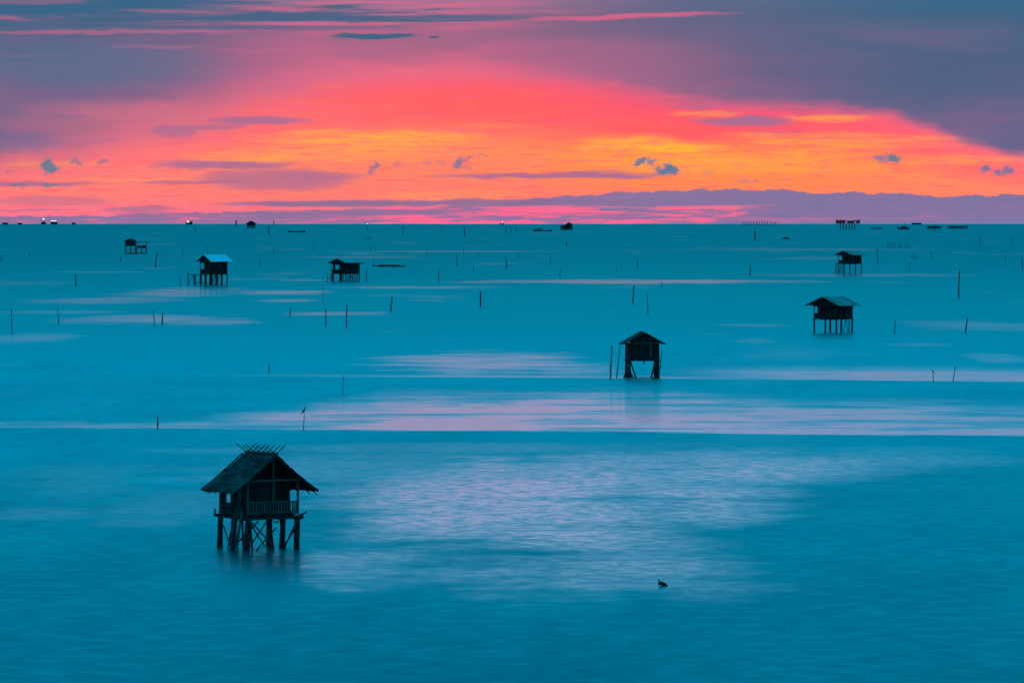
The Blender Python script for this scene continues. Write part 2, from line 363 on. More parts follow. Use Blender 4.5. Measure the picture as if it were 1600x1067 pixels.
    nm = q.new('ShaderNodeVectorMath', operation='NORMALIZE'); q.put(nm.inputs[0], q.xyz(sx * .012, sy * .02, 1.0)); q.put(gm.inputs['Normal'], E(q, nm.outputs[0]))
    g2 = q.new('ShaderNodeMixShader'); q.put(g2.inputs[0], calm * .40); q.l.new(gl.outputs[0], g2.inputs[1]); q.l.new(gm.outputs[0], g2.inputs[2])
    fr = q.new('ShaderNodeFresnel'); fr.inputs[0].default_value = 1.33; q.put(fr.inputs[1], N)
    ms = q.new('ShaderNodeMixShader'); q.put(ms.inputs[0], q.m('MINIMUM', E(q, fr.outputs[0]) * 0.95 + 0.03, q.curve(Y, [(200, .85), (600, .80), (760, .74), (1000, .64), (1600, .57), (2300, .52), (3200, .50), (9000, .50)])) + calm * 0.25)
    q.l.new(body.outputs[0], ms.inputs[1]); q.l.new(g2.outputs[0], ms.inputs[2])
    o = q.new('ShaderNodeOutputMaterial'); q.l.new(ms.outputs[0], o.inputs[0])
    return m

def build_sea():
    rings = [0.0, 20.0]
    while rings[-1] < 34000: rings.append(rings[-1] * 1.06)
    n = 384; v = [(0, 0, 0)]; f = []
    for r in rings[1:]:
        for k in range(n):
            a = 2 * math.pi * k / n; v.append((r * math.cos(a), r * math.sin(a), -r * r / R2))
    for k in range(n): f.append((0, 1 + k, 1 + (k + 1) % n))
    for i in range(len(rings) - 2):
        for k in range(n):
            a = 1 + i * n + k; b = 1 + i * n + (k + 1) % n
            f.append((a, a + n, b + n, b))
    me = bpy.data.meshes.new('sea'); me.from_pydata(v, [], f); me.materials.append(water_material())
    me.polygons.foreach_set('use_smooth', [True] * len(me.polygons))
    o = bpy.data.objects.new('sea', me); COL.objects.link(o)
    o['kind'] = 'structure'; o['label'] = 'calm teal sea with pink sunset reflections and slicks'
build_sea()
#OBJECTS#
# ------------------------------------------------------------------ shapes
class G:
    """collects tubes, boxes and sheets; build() links them as one mesh object"""
    def __init__(s): s.v = []; s.f = []
    def tube(s, pts, rad, n=7, flat=1.0):
        pts = [Vector(p) for p in pts]; b = len(s.v)
        for i, p in enumerate(pts):
            d = (pts[min(i + 1, len(pts) - 1)] - pts[max(i - 1, 0)]).normalized()
            up = Vector((0, 0, 1)) if abs(d.z) < .9 else Vector((0, 1, 0))
            a = d.cross(up).normalized(); c = a.cross(d)
            r = rad[i] if isinstance(rad, (list, tuple)) else rad
            for k in range(n):
                t_ = 2 * math.pi * k / n
                s.v.append(p + a * (r * math.cos(t_)) + c * (r * flat * math.sin(t_)))
        for i in range(len(pts) - 1):
            for k in range(n):
                q = b + i * n + k; w = b + i * n + (k + 1) % n
                s.f.append((q, w, w + n, q + n))
        s.f.append(tuple(b + k for k in reversed(range(n))))
        s.f.append(tuple(b + (len(pts) - 1) * n + k for k in range(n)))
        return s
    def stick(s, p0, p1, r0, r1=None, bend=0.0, n=7, rings=4):
        p0, p1 = Vector(p0), Vector(p1); r1 = r0 if r1 is None else r1
        off = Vector((random.uniform(-1, 1), random.uniform(-1, 1), random.uniform(-.3, .3))) * bend
        pts, rr = [], []
        for i in range(rings + 1):
            u = i / rings
            pts.append(p0.lerp(p1, u) + off * math.sin(u * math.pi)); rr.append((r0 + (r1 - r0) * u) * random.uniform(.93, 1.07))
        return s.tube(pts, rr, n)
    def box(s, c, size, rot=None, jit=0.0):
        b = len(s.v); m = rot or Matrix.Identity(3)
        for z in (-1, 1):
            for y in (-1, 1):
                for x in (-1, 1):
                    p = Vector((x * size[0] / 2, y * size[1] / 2, z * size[2] / 2)) + Vector([random.uniform(-jit, jit) for _ in range(3)])
                    s.v.append(Vector(c) + m @ p)
        s.f += [tuple(b + i for i in q) for q in ((0, 2, 3, 1), (4, 5, 7, 6), (0, 1, 5, 4), (2, 6, 7, 3), (0, 4, 6, 2), (1, 3, 7, 5))]
        return s
    def poly(s, pts, thick):
        """a slab: polygon pushed along its normal"""
        pts = [Vector(p) for p in pts]; n = (pts[1] - pts[0]).cross(pts[-1] - pts[0]).normalized() * thick
        b = len(s.v); k = len(pts); s.v += pts + [p - n for p in pts]
        s.f.append(tuple(range(b, b + k))); s.f.append(tuple(reversed(range(b + k, b + 2 * k))))
        for i in range(k): j = (i + 1) % k; s.f.append((b + i, b + i + k, b + j + k, b + j))
        return s
    def mesh(s, name, m, smooth=False):
        me = bpy.data.meshes.new(name); me.from_pydata([tuple(p) for p in s.v], [], s.f); me.materials.append(M[m])
        bm = bmesh.new(); bm.from_mesh(me); bmesh.ops.recalc_face_normals(bm, faces=bm.faces); bm.to_mesh(me); bm.free()
        if smooth: me.polygons.foreach_set('use_smooth', [True] * len(me.polygons))
        return me
    def build(s, name, m, parent=None, smooth=False):
        return link(name, s.mesh(name, m, smooth), parent)
def link(name, me, parent=None, mtx=None):
    o = bpy.data.objects.new(name, me); COL.objects.link(o)
    if parent is not None: o.parent = parent
    if mtx is not None: o.matrix_local = mtx
    return o
def tag(o, label, cat, group=None):
    o['label'] = label; o['category'] = cat
    if group: o['group'] = group
    return o
def thing(name, label, cat, loc, rz=0.0, group=None):
    o = bpy.data.objects.new(name, None); COL.objects.link(o)
    o.empty_display_size = .5; o.location = loc; o.rotation_euler = (0, 0, rz)
    return tag(o, label, cat, group)

# ------------------------------------------------------------------ stilt huts
def thatch_panel_meshes():
    out = []
    for k in range(4):
        g = G(); n = 13; w, h = 1.0, 1.0; b = 0
        for row in range(3):
            for i in range(n):
                x = -w / 2 + w * i / (n - 1)
                if row == 0: p = (x, 0, .02 + random.uniform(-.008, .008))
                elif row == 1: p = (x, -h * .75, .055 + random.uniform(-.02, .02))
                else: p = (x, -h * random.uniform(.80, 1.32), .01 + random.uniform(-.05, .02))
                g.v.append(Vector(p))
        for i in range(n): g.v.append(Vector((-w / 2 + w * i / (n - 1), -h * .8, -.03)))
        for row in range(3):
            for i in range(n - 1):
                q = row * n + i; g.f.append((q, q + 1, q + n + 1, q + n))
        out.append(g.mesh('thatch_panel', 'thatch'))
    return out
THATCH = thatch_panel_meshes()

def roof(root, half, ze, zr, y0, y1, kind, courses=8, cols=6, ridge_in=0.0, sag=0.0):
    """two slopes of overlapping thatch panels or sheets; y0 = front, y1 = back"""
    rf = G().stick((0, y0 + .05, zr - .08), (0, y1 - ridge_in, zr - .08), .05, n=6).build('roof', 'wood', root)   # ridge pole carries the rest
    for sx in (-1, 1):
        down = Vector((sx * half, 0, ze - zr)); Ls = down.length
        dn = down.normalized(); along = Vector((0, 1, 0)) * sx
        nrm = along.cross(-dn).normalized()
        if nrm.z < 0: nrm = -nrm
        if kind == 'thatch':
            for c in range(courses):
                u0 = c / courses * Ls; hh = Ls / courses * 1.35
                yb = y1 - ridge_in * (1 - c / courses)
                wcol = (yb - y0) / cols
                for k in range(cols):
                    yc = y0 + wcol * (k + .5)
                    pos = Vector((0, yc, zr)) + dn * u0 + nrm * (.03 + random.uniform(0, .015) - sag * math.sin(math.pi * (u0 + .2) / Ls))
                    ax = Vector((0, 1, 0)) * (wcol * 1.06); ay = -dn * hh
                    m = Matrix.Identity(4)
                    az_ = ax.cross(ay).normalized()
                    if az_.z < 0: ax = -ax; az_ = -az_
                    for i in range(3): m[i][0] = ax[i]; m[i][1] = ay[i]; m[i][2] = az_[i]; m[i][3] = pos[i]
                    m = m @ Matrix.Rotation(random.uniform(-.02, .02), 4, 'Z')
                    link('thatch_panel', random.choice(THATCH), rf, m)
        else:
            n = cols; w = (y1 - y0) / n
            for k in range(n):
                ya, yb = y0 + w * k, y0 + w * (k + 1) - .03
                lift = .015 * (k % 2) + random.uniform(0, .01); ext = random.uniform(-.04, .04)
                p = [Vector((0, ya, zr)), Vector((0, yb, zr)), Vector((0, yb, zr)) + dn * (Ls + ext), Vector((0, ya, zr)) + dn * (Ls + ext)]
                p = [q + nrm * (.04 + lift) for q in p]
                if sx < 0: p.reverse()
                g = G(); g.poly(p, .025)
                for j in range(1, 4):                        # corrugation ribs
                    yy = ya + w * j / 4
                    g.stick(Vector((0, yy, zr)) + nrm * (.06 + lift), Vector((0, yy, zr)) + dn * Ls + nrm * (.06 + lift), .018, n=4, rings=1)
                g.build('roof_sheet', kind, rf)
        # rafters and edge boards
        for yy, nm in ((y0 + .06, 'barge_board'), (y1 - .06, 'barge_board')):
            G().stick(Vector((0, yy, zr - .03)), Vector((0, yy, zr - .03)) + dn * (Ls * .98) - nrm * .02, .05, .045, .02, n=5).build(nm, 'wood', rf)
        for j in range(1, 4):
            yy = y0 + (y1 - y0) * j / 4
            G().stick((0, yy, zr - .1), Vector((0, yy, zr - .1)) + dn * (Ls * .97), .035, n=5).build('rafter', 'wood', rf)
        for fr_ in (.45, .8):
            a = Vector((0, y0 + .15, zr - .03)) + dn * Ls * fr_; b_ = Vector((0, y1 - .2, zr - .03)) + dn * Ls * fr_
            G().stick(a - nrm * .03, b_ - nrm * .03, .035, n=5).build('purlin', 'wood', rf)
    return rf

def wall(root, name, p0, p1, z0, z1, openings=(), board=.36, m='dark', joined=False):
    """upright boards between two plan points, with window openings (u0, u1, za, zb)"""
    p0, p1 = Vector((p0[0], p0[1], 0)), Vector((p1[0], p1[1], 0)); L = (p1 - p0).length; d = (p1 - p0) / L
    rot = Matrix(((d.x, -d.y, 0), (d.y, d.x, 0), (0, 0, 1)))
    mid = p0 + d * L / 2; nn = Vector((-d.y, d.x, 0)) * .05
    w = G().box(mid + nn + Vector((0, 0, z0 + .12)), (L, .05, .07), rot).build(name, 'wood', root)
    G().box(mid + nn + Vector((0, 0, z1 - .1)), (L, .05, .07), rot).build('batten', 'wood', w)
    g = G(); n = max(1, round(L / board)); bw = L / n
    for i in range(n):
        ua, ub = i * bw, (i + 1) * bw; um = (ua + ub) / 2
        segs = [(z0, z1)]
        for (oa, ob, za, zb) in openings:
            if oa < um < ob: segs = [(z0, za), (zb, z1)]
        for (a, b_) in segs:
            if b_ - a < .05: continue
            gg = g if joined else G()
            top = b_ + random.uniform(-.03, .02)
            gg.box(p0 + d * um + Vector((0, 0, (a + top) / 2)), (bw * .94, .03, top - a), rot, .006)
            if not joined: gg.build('board', m, w)
    if joined: g.build('boarding', m, w)
    for (oa, ob, za, zb) in openings:
        fr_ = G()
        for z in (za, zb): fr_.box(p0 + d * (oa + ob) / 2 + Vector((0, 0, z)), (ob - oa + .1, .07, .06), rot)
        for u in (oa, ob): fr_.box(p0 + d * u + Vector((0, 0, (za + zb) / 2)), (.06, .072, zb - za), rot)
        fr_.build('window_frame', 'wood', w)
    return w

def railing(root, p0, p1, z0, z1, n, m='pale'):
    p0, p1 = Vector((p0[0], p0[1], 0)), Vector((p1[0], p1[1], 0))
    up = Vector((0, 0, 1))
    r = G().stick(p0 + up * z1, p1 + up * z1, .04, n=6).build('railing', m, root)
    G().stick(p0 + up * (z0 + .06), p1 + up * (z0 + .06), .035, n=6).build('bottom_rail', m, r)
    for i in range(n):
        p = p0.lerp(p1, (i + .5) / n)
        G().box(p + up * (z0 + z1) / 2, (.06, .03, z1 - z0 - .04), None, .008).build('baluster', m, r)
    return r

def legs(root, xs, ys, zd, r, skip=(), lean=.06):
    for i, x in enumerate(xs):
        for j, y in enumerate(ys):
            if (i, j) in skip: continue
            e = random.uniform(-lean, lean)
            G().stick((x + e, y + random.uniform(-lean, lean), -1.3), (x, y, zd - .1), r * random.uniform(1.0, 1.2), r * random.uniform(.8, .95), .05, n=8).build('leg', 'barnacle', root)

def deck(root, x0, x1, y0, y1, zd, n, joists=3):
    dk = None
    for j in range(joists):
        y = y0 + .12 + (y1 - y0 - .24) * j / (joists - 1)
        o = G().stick((x0 - .22, y, zd - .14), (x1 + .22, y, zd - .14), .07, .06, .02, n=6).build('deck' if dk is None else 'joist', 'wood', dk or root)
        dk = dk or o
    w = (x1 - x0) / n
    for i in range(n):
        x = x0 + w * (i + .5)
        G().box((x, (y0 + y1) / 2 + random.uniform(-.05, .05), zd - .02 + random.uniform(-.008, .008)), (w * .94, y1 - y0 + random.uniform(0, .12), .05), None, .008).build('plank', 'wood', dk)
    return dk

def ladder(root, p0, p1, wide, n, side=Vector((1, 0, 0)), r=.035):
    p0, p1 = Vector(p0), Vector(p1)
    l = G().stick(p0 - side * wide / 2, p1 - side * wide / 2, r, r * .9, .03).build('ladder', 'pale', root)
    G().stick(p0 + side * wide / 2, p1 + side * wide / 2, r, r * .9, .03).build('ladder_rail', 'pale', l)
    for i in range(n):
        c = p0.lerp(p1, (i + .7) / n)
        G().stick(c - side * (wide / 2 + .06), c + side * (wide / 2 + .06) + Vector((0, 0, random.uniform(-.03, .03))), r * .75, n=5, rings=1).build('rung', 'pale', l)

def brace(root, a, b, r=.05, m='wood'): return G().stick(a, b, r, r * .85, .04, n=6).build('brace', m, root)
def post(root, x, y, z0, z1, r=.06, m='wood', name='post'): return G().stick((x, y, z0), (x + random.uniform(-.02, .02), y, z1), r, r * .9, .015, n=7).build(name, m, root)
def beam(root, a, b, r=.05, m='wood', name='beam'): return G().stick(a, b, r, r, .01, n=6).build(name, m, root)
RAD = math.radians

# --- the near thatched hut
p = at(404.5, 857) - Vector((0, 0, .2))
h1 = thing('stilt_hut', 'large thatched fishing hut in the foreground with crossed ridge sticks and ladder', 'hut', p, RAD(28), 'stilt huts in the sea')
legs(h1, (-1.6, 1.6), (-1.9, 0, 1.9), 2.2, .195, lean=.16)
G().stick((-.1, -1.6, -1.3), (.05, -1.55, 2.1), .1, .09).build('leg', 'barnacle', h1)
for a, b in [((-1.6, 1.5, 1.55), (-1.6, .35, .05)), ((-1.62, .1, 1.9), (-1.62, 1.0, -.2)), ((-1.5, -1.9, 2.0), (.1, -1.85, .4)), ((-1.1, -1.75, .1), (.3, -1.8, 1.55)), ((1.66, -1.7, 1.6), (1.62, .3, .1)),
             ((1.5, 1.9, 1.8), (.2, 1.9, .1)), ((0, 1.9, 2.1), (1.3, 1.9, .2)), ((1.72, 0, .3), (1.62, -1.85, 1.95)), ((-1.55, .6, .1), (-.6, -1.2, 1.9))]:
    brace(h1, a, b, .05)
beam(h1, (-1.95, -1.98, 2.06), (1.95, -1.98, 2.1), .075, 'wood'); beam(h1, (1.5, -1.6, 2.0), (2.15, -2.05, 2.42), .06, 'wood')
beam(h1, (-1.7, 2.5, 2.1), (-1.7, -2.35, 2.06), .075); beam(h1, (1.7, 2.3, 2.08), (1.7, -2.3, 2.08), .075)
beam(h1, (-1.85, 2.2, 2.1), (-1.95, 1.9, 2.5), .06)
deck(h1, -1.75, 1.75, -2.05, 2.05, 2.32, 12, 4)
for sx in (-1, 1):
    post(h1, sx * 1.62, -1.9, 2.3, 4.3, .085, 'pale'); post(h1, sx * 1.62, 1.9, 2.3, 4.2, .09); post(h1, sx * 1.62, -.7, 2.3, 4.25, .08)
beam(h1, (-1.75, -1.92, 4.3), (1.85, -1.92, 4.32), .05, 'pale', 'tie_beam'); beam(h1, (-1.75, 1.9, 4.25), (1.75, 1.9, 4.25), .05, 'wood', 'tie_beam')
G().stick((.02, -1.96, 3.05), (.0, -2.0, 5.75), .045, .04).build('king_post', 'pale', h1)
for sx in (-1, 1): beam(h1, (sx * 1.62, -2.2, 4.25), (sx * 1.62, 2.1, 4.25), .055, 'wood', 'wall_plate')
railing(h1, (-1.55, -1.95), (1.55, -1.95), 2.36, 3.06, 17)
railing(h1, (1.62, -1.8), (1.62, -.8), 2.36, 3.0, 4); railing(h1, (-1.66, 1.8), (-1.66, .2), 2.36, 2.75, 5)
wall(h1, 'front_wall', (-1.55, -.7), (1.55, -.7), 2.33, 4.3, [(1.25, 1.8, 2.36, 4.1)])
wall(h1, 'side_wall', (-1.58, 1.85), (-1.58, -.65), 2.33, 4.2, [(.62, 1.38, 2.85, 3.75)])
wall(h1, 'side_wall', (1.58, -.65), (1.58, 1.85), 2.33, 4.2, [(1.0, 1.6, 2.95, 3.75)])
wall(h1, 'back_wall', (1.55, 1.85), (-1.55, 1.85), 2.33, 4.2, [(1.8, 3.0, 2.85, 3.8)])
G().box((-.1, -.74, 3.2), (.8, .04, 1.75), None, .01).build('door', 'wood', h1)
for y in (-.66, 1.82):
    n = 9; gb = None
    for i in range(n):                                      # upright boards closing the gable
        xa, xb = -1.55 + 3.1 * i / n, -1.55 + 3.1 * (i + 1) / n - .015
        za, zb = [5.74 - 2.12 * abs(x) / 2.68 - .06 for x in (xa, xb)]
        o = G().poly([(xa, y, 4.2), (xb, y, 4.2), (xb, y, zb), (xa, y, za)], .03).build('gable' if gb is None else 'board', 'dark', gb or h1)
        gb = gb or o
for a, b in [((-1.9, -2.0, -.6), (-1.55, -1.0, 2.1)), ((-1.75, .3, -.5), (-1.5, -.2, 2.1)), ((1.5, -2.1, -.5), (1.7, -1.9, 2.2)), ((1.75, -.2, -.5), (1.6, .5, 2.1)), ((-1.8, 2.1, -.4), (-1.6, 1.7, 1.2)), ((-1.2, -1.7, -.5), (-1.5, -1.85, 2.1)), ((-1.9, -.3, -.5), (-1.6, -.9, 2.2)), ((1.3, 1.7, -.5), (1.6, 1.9, 2.1)), ((.25, -1.7, -.6), (-.05, -1.6, 2.1))]:
    G().stick(a, b, .08, .06, .05).build('spare_pole', 'barnacle', h1)
rf = roof(h1, 2.68, 3.66, 5.78, -2.42, 2.3, 'thatch', 10, 6, .55, .06)
G().stick((0, -2.5, 5.90), (0, 1.8, 5.87), .09, .08, .03, n=8).build('ridge_cap', 'thatch', rf)
for i in range(7):                                          # crossed sticks holding the ridge down
    y = -2.35 + i * .66; e = random.uniform(-.05, .05); hgt = .62 + random.uniform(-.06, .10) + (.12 if i in (0, 6) else 0)
    G().stick((-.45, y - .1, 5.5), (hgt * .95, y + .12 + e, 5.87 + hgt * .72), .036, .026, .02, n=5).build('ridge_stick', 'wood', rf)
    G().stick((.45, y - .08, 5.5), (-hgt * .95, y + .10 - e, 5.87 + hgt * .72), .036, .026, .02, n=5).build('ridge_stick', 'wood', rf)
beam(rf, (-2.45, -2.3, 3.93), (-2.42, 2.2, 3.92), .03, 'pale', 'batten')
for y, dx, sx in [(-2.3, .25, 1), (-1.6, .1, 1), (1.6, .2, -1), (2.1, .1, -1), (-2.2, .05, -1)]:
    G().stick((sx * 2.2, y, 3.8), (sx * (2.42 + dx), y - .1, 3.45), .025, n=5).build('rafter_end', 'wood', rf)
for i in range(46):                                         # loose thatch ends along the eaves and gable edges
    sx = random.choice((-1, 1)); 
    if i < 34: y = random.uniform(-2.4, 2.25); a = Vector((sx * 2.6, y, 3.74)); e = a + Vector((sx * random.uniform(.05, .22), random.uniform(-.1, .1), -random.uniform(.08, .26)))
    else: u = random.uniform(.1, .95); a = Vector((sx * 2.68 * u, -2.4, 5.76 - 2.1 * u)); e = a + Vector((sx * .05, -random.uniform(.08, .25), -random.uniform(.1, .25)))
    G().stick(a, e, .022, .008, .01, n=4, rings=2).build('thatch_end', 'thatch', rf)
ladder(h1, (-2.15, -1.15, -1.0), (-1.78, -1.15, 2.75), .5, 11, Vector((0, 1, 0)), .045)
for y in (-.72, -1.6): G().stick((-2.35, y, -1.0), (-1.9, y - .1, 2.5), .055, .045, .05).build('ladder_pole', 'pale', h1)
G().stick((.3, -1.3, 1.9), (.55, -1.5, 1.75), .03).stick((.45, -1.4, 1.85), (.75, -1.6, 2.0), .025).build('hanging_stick', 'wood', h1)

# --- the front-on hut in the middle distance
p = at(1003.5, 589.5)
h2 = thing('stilt_hut', 'dark gabled hut seen front-on with splayed leg bundles and open water below', 'hut', p, RAD(5), 'stilt huts in the sea')
for sx in (-1, 1):
    for y in (-1.5, 1.6): G().stick((sx * 1.78, y, -1.3), (sx * 1.72, y, 4.1), .2, .15, .03, n=8).build('leg', 'barnacle', h2)
    G().stick((sx * 1.5, 0, -1.3), (sx * 1.55, 0, 2.1), .13, .12, .04, n=8).build('leg', 'barnacle', h2)
    G().stick((sx * .72, -1.35, -.6), (sx * 1.6, -1.35, 2.0), .11, .09, .05).build('brace', 'wood', h2)
    G().stick((sx * 1.0, .9, -.6), (sx * 1.62, .9, 1.9), .11, .09, .05).build('brace', 'wood', h2)
    G().stick((sx * 1.3, -1.2, .25), (sx * 1.05, -1.25, -.6), .07).build('brace', 'wood', h2)
G().stick((-2.6, -1.6, -.5), (-1.85, -1.5, 1.3), .09, .06, .04).build('brace', 'wood', h2)
G().stick((2.0, -1.6, 1.0), (2.2, -1.5, 3.2), .05, .04, .02).build('side_stick', 'wood', h2)
deck(h2, -1.8, 1.8, -1.75, 1.75, 2.2, 9)
beam(h2, (-2.0, -1.75, 2.05), (2.0, -1.75, 2.05), .08); beam(h2, (-2.4, -1.8, 4.12), (2.4, -1.8, 4.12), .05, 'pale', 'tie_beam')
wall(h2, 'front_wall', (-1.7, -1.6), (1.7, -1.6), 2.15, 4.15, board=.42); wall(h2, 'side_wall', (-1.7, 1.6), (-1.7, -1.6), 2.2, 4.1, board=.5); wall(h2, 'side_wall', (1.7, -1.6), (1.7, 1.6), 2.2, 4.1, board=.5); wall(h2, 'back_wall', (1.7, 1.6), (-1.7, 1.6), 2.2, 4.1, board=.5)
G().poly([(-1.7, -1.7, 4.12), (1.7, -1.7, 4.12), (1.7, -1.7, 4.46), (0, -1.7, 5.36), (-1.7, -1.7, 4.46)], .04).build('gable', 'dark', h2)
for x in (-.12, .12, .3): post(h2, x, -1.8, 4.1, 5.05 - abs(x) * .6, .035, 'pale', 'gable_stick')
roof(h2, 2.42, 4.06, 5.42, -2.2, 2.1, 'thatch', 6, 5)
G().stick((0, -1.8, 2.1), (.06, -1.8, 1.6), .05).stick((-.12, -1.8, 2.1), (-.02, -1.8, 1.75), .04).build('hanging_rope', 'wood', h2)
G().stick((-1.3, -1.9, .02), (1.1, -1.85, .03), .06, .05, n=6).build('mooring_log', 'wood', h2)

def generic(label, px, py, th, W_, L_, zd, zw, ze, zr, xe, of, ob, kind, cols, porch=0.0, legr=.16, nx=3, ny=3, open_w=None, name='stilt_hut', group='stilt huts in the sea'):
    """a boarded gable hut on legs; the front half-bay beside the wall may stay open as a porch"""
    h = thing(name, label, 'hut', at(px, py), RAD(th), group)
    xs = [-W_ / 2 + W_ * i / (nx - 1) for i in range(nx)]; ys = [-L_ / 2 + L_ * j / (ny - 1) for j in range(ny)]
    legs(h, xs, ys, zd, legr)
    deck(h, -W_ / 2 - .15, W_ / 2 + .15, -L_ / 2 - .15, L_ / 2 + .15, zd, 8)
    for sx in (-1, 1):
        for y in (-L_ / 2, L_ / 2): post(h, sx * W_ / 2, y, zd, zw, legr * .6)
        beam(h, (sx * W_ / 2, -L_ / 2 - .3, zw), (sx * W_ / 2, L_ / 2 + .2, zw), legr * .5, 'wood', 'wall_plate')
    for y in (-L_ / 2, L_ / 2): beam(h, (-W_ / 2 - .2, y, zw), (W_ / 2 + .2, y, zw), legr * .5, 'wood', 'tie_beam')
    yf = -L_ / 2 + porch; bd = max(.4, W_ / 9)
    ow = open_w or [(), (), (), ()]
    wall(h, 'front_wall', (-W_ / 2 + .08, yf), (W_ / 2 - .08, yf), zd, zw, ow[0], bd)
    wall(h, 'side_wall', (-W_ / 2 + .05, L_ / 2 - .05), (-W_ / 2 + .05, yf), zd, zw, ow[1], bd)
    wall(h, 'side_wall', (W_ / 2 - .05, yf), (W_ / 2 - .05, L_ / 2 - .05), zd, zw, ow[2], bd)
    wall(h, 'back_wall', (W_ / 2 - .08, L_ / 2 - .05), (-W_ / 2 + .08, L_ / 2 - .05), zd, zw, ow[3], bd)
    if porch > .3:
        zp = zd + (zw - zd) * .42; wall(h, 'parapet', (-W_ / 2 + .05, -L_ / 2 - .02), (W_ / 2 - .05, -L_ / 2 - .02), zd, zp, (), bd); wall(h, 'parapet', (-W_ / 2 - .02, yf), (-W_ / 2 - .02, -L_ / 2), zd, zp, (), bd)
    zk = zr - (zr - ze) * (W_ / 2 + .1) / xe - .04; zb = min(zw, zk) - .1
    for yg in (-L_ / 2 - .06, L_ / 2):
        G().poly([(-W_ / 2 - .1, yg, zb), (W_ / 2 + .1, yg, zb), (W_ / 2 + .1, yg, zk), (0, yg, zr - .04), (-W_ / 2 - .1, yg, zk)], .05).build('gable', 'dark', h)
    roof(h, xe, ze, zr, -L_ / 2 - of, L_ / 2 + ob, kind, 6, cols)
    return h

# --- hut with the grey roof on the right
h3 = generic('grey-roofed hut right of centre, nearest on the right side, on six straight legs', 1302, 519, -40, 4.5, 4.4, 2.25, 4.3, 4.32, 5.78, 3.6, .95, .55, 'tin', 6, .8, .16, nx=3, ny=2,
             open_w=[(), [(2.0, 2.9, 2.9, 3.9)], [(1.0, 1.5, 2.9, 3.7)], [(3.0, 4.0, 2.9, 4.0)]])
ladder(h3, (2.75, .6, -.8), (2.35, .6, 2.9), .55, 8, Vector((0, 1, 0)), .05)
brace(h3, (2.3, -.3, .0), (2.3, .3, 2.0), .07); brace(h3, (2.3, 1.0, .0), (2.3, 1.6, 2.0), .06)

# --- hut with the bright white roof and side landing
h4 = generic('hut with bright white sheet roof and a low landing stage on its left', 334, 444.5, -55, 4.9, 5.4, 2.85, 5.9, 6.15, 8.0, 3.9, .55, 1.15, 'white', 7, 1.1, .2, ny=4,
             open_w=[(), [(2.2, 3.4, 4.0, 5.4)], (), [(3.2, 4.4, 4.0, 5.4)]])
deck(h4, -2.2, 1.8, -7.0, -2.9, 2.75, 7)
for x in (-2.1, 1.7):
    for y in (-6.9, -5.0): G().stick((x, y, -1.3), (x, y, 2.65), .16, .14, .04).build('leg', 'barnacle', h4)
G().stick((-2.1, -6.9, 2.6), (-2.1, -6.9, 3.5), .1).build('landing_post', 'wood', h4)
for a, b in [((-2.2, -6.8, .1), (-2.2, -5.2, 2.4)), ((2.4, -2.4, .1), (2.4, -.9, 2.6)), ((2.4, -.6, .1), (2.4, .5, 2.6)), ((-2, -5, .3), (-2, -3, .5)), ((1.7, -5, .4), (2.3, -2.4, .4))]: brace(h4, a, b, .1)
ladder(h4, (2.9, -1.3, -.6), (2.5, -1.3, 3.2), .8, 7, Vector((0, 1, 0)), .08)

def annex(h, x0, x1, y0, y1, zd, zw, zt, over, walled, legr=.14, n=4, rail=True):
    """a flat-roofed bay beside a hut"""
    for i in range(n + 1):
        x = x0 + (x1 - x0) * i / n
        for y in (y0, y1):
            G().stick((x + random.uniform(-.1, .1), y, -1.3), (x, y, zd - .05), legr, legr * .9, .05).build('leg', 'barnacle', h)
    deck(h, min(x0, x1), max(x0, x1), y0 - .1, y1 + .1, zd - .03, 6)
    for x in (x0, x1):
        for y in (y0, y1): post(h, x, y, zd, zt, legr * .7)
    a, b = min(x0, x1) - over[0], max(x0, x1) + over[1]; m = 5; w = (b - a) / m
    fr_ = G().stick((a, y0, zt - .08), (b, y0, zt - .08), .07).stick((a, y1, zt), (b, y1, zt), .07).build('flat_roof', 'wood', h)
    for k in range(m):
        G().box((a + w * (k + .5), (y0 + y1) / 2, zt + .06 + .02 * (k % 2)), (w * 1.02, y1 - y0 + 1.2, .05), Matrix.Rotation(RAD(2), 3, 'X')).build('roof_sheet', 'dark', fr_)
    if walled:
        wall(h, 'annex_wall', (min(x0, x1), y0 + .05), (max(x0, x1), y0 + .05), zd, zt - .1, (), .7); wall(h, 'annex_wall', (max(x0, x1), y1 - .05), (min(x0, x1), y1 - .05), zd, zt - .1, (), .7)
        wall(h, 'annex_wall', (x1, y0 + .1), (x1, y1 - .1), zd, zt - .1, (), .7)
    elif rail: railing(h, (x0, y0), (x1, y0), zd, zd + 1.0, 6, 'wood')

# --- hut with a flat-roofed room beside its gable
h5 = generic('dark hut with small gable and long flat-roofed room, left of the thin raft', 526, 438.5, -8, 2.3, 3.2, 2.1, 4.75, 4.9, 6.1, 2.45, .5, .6, 'dark', 4, 2.0, .15, nx=2, open_w=[[(.2, 1.9, 2.9, 4.5)], (), (), [(.2, 1.9, 2.9, 4.5)]])
annex(h5, 1.25, 6.35, -1.5, 1.6, 2.1, 4.8, 4.95, (.2, 1.6), True, .15, 5)
brace(h5, (3.6, -1.5, 0), (4.4, -1.5, 2), .1); brace(h5, (4.9, -1.5, 0), (4.2, -1.5, 2), .1); brace(h5, (-1.9, -1.5, 0), (-1.1, -1.5, 1.9), .08)

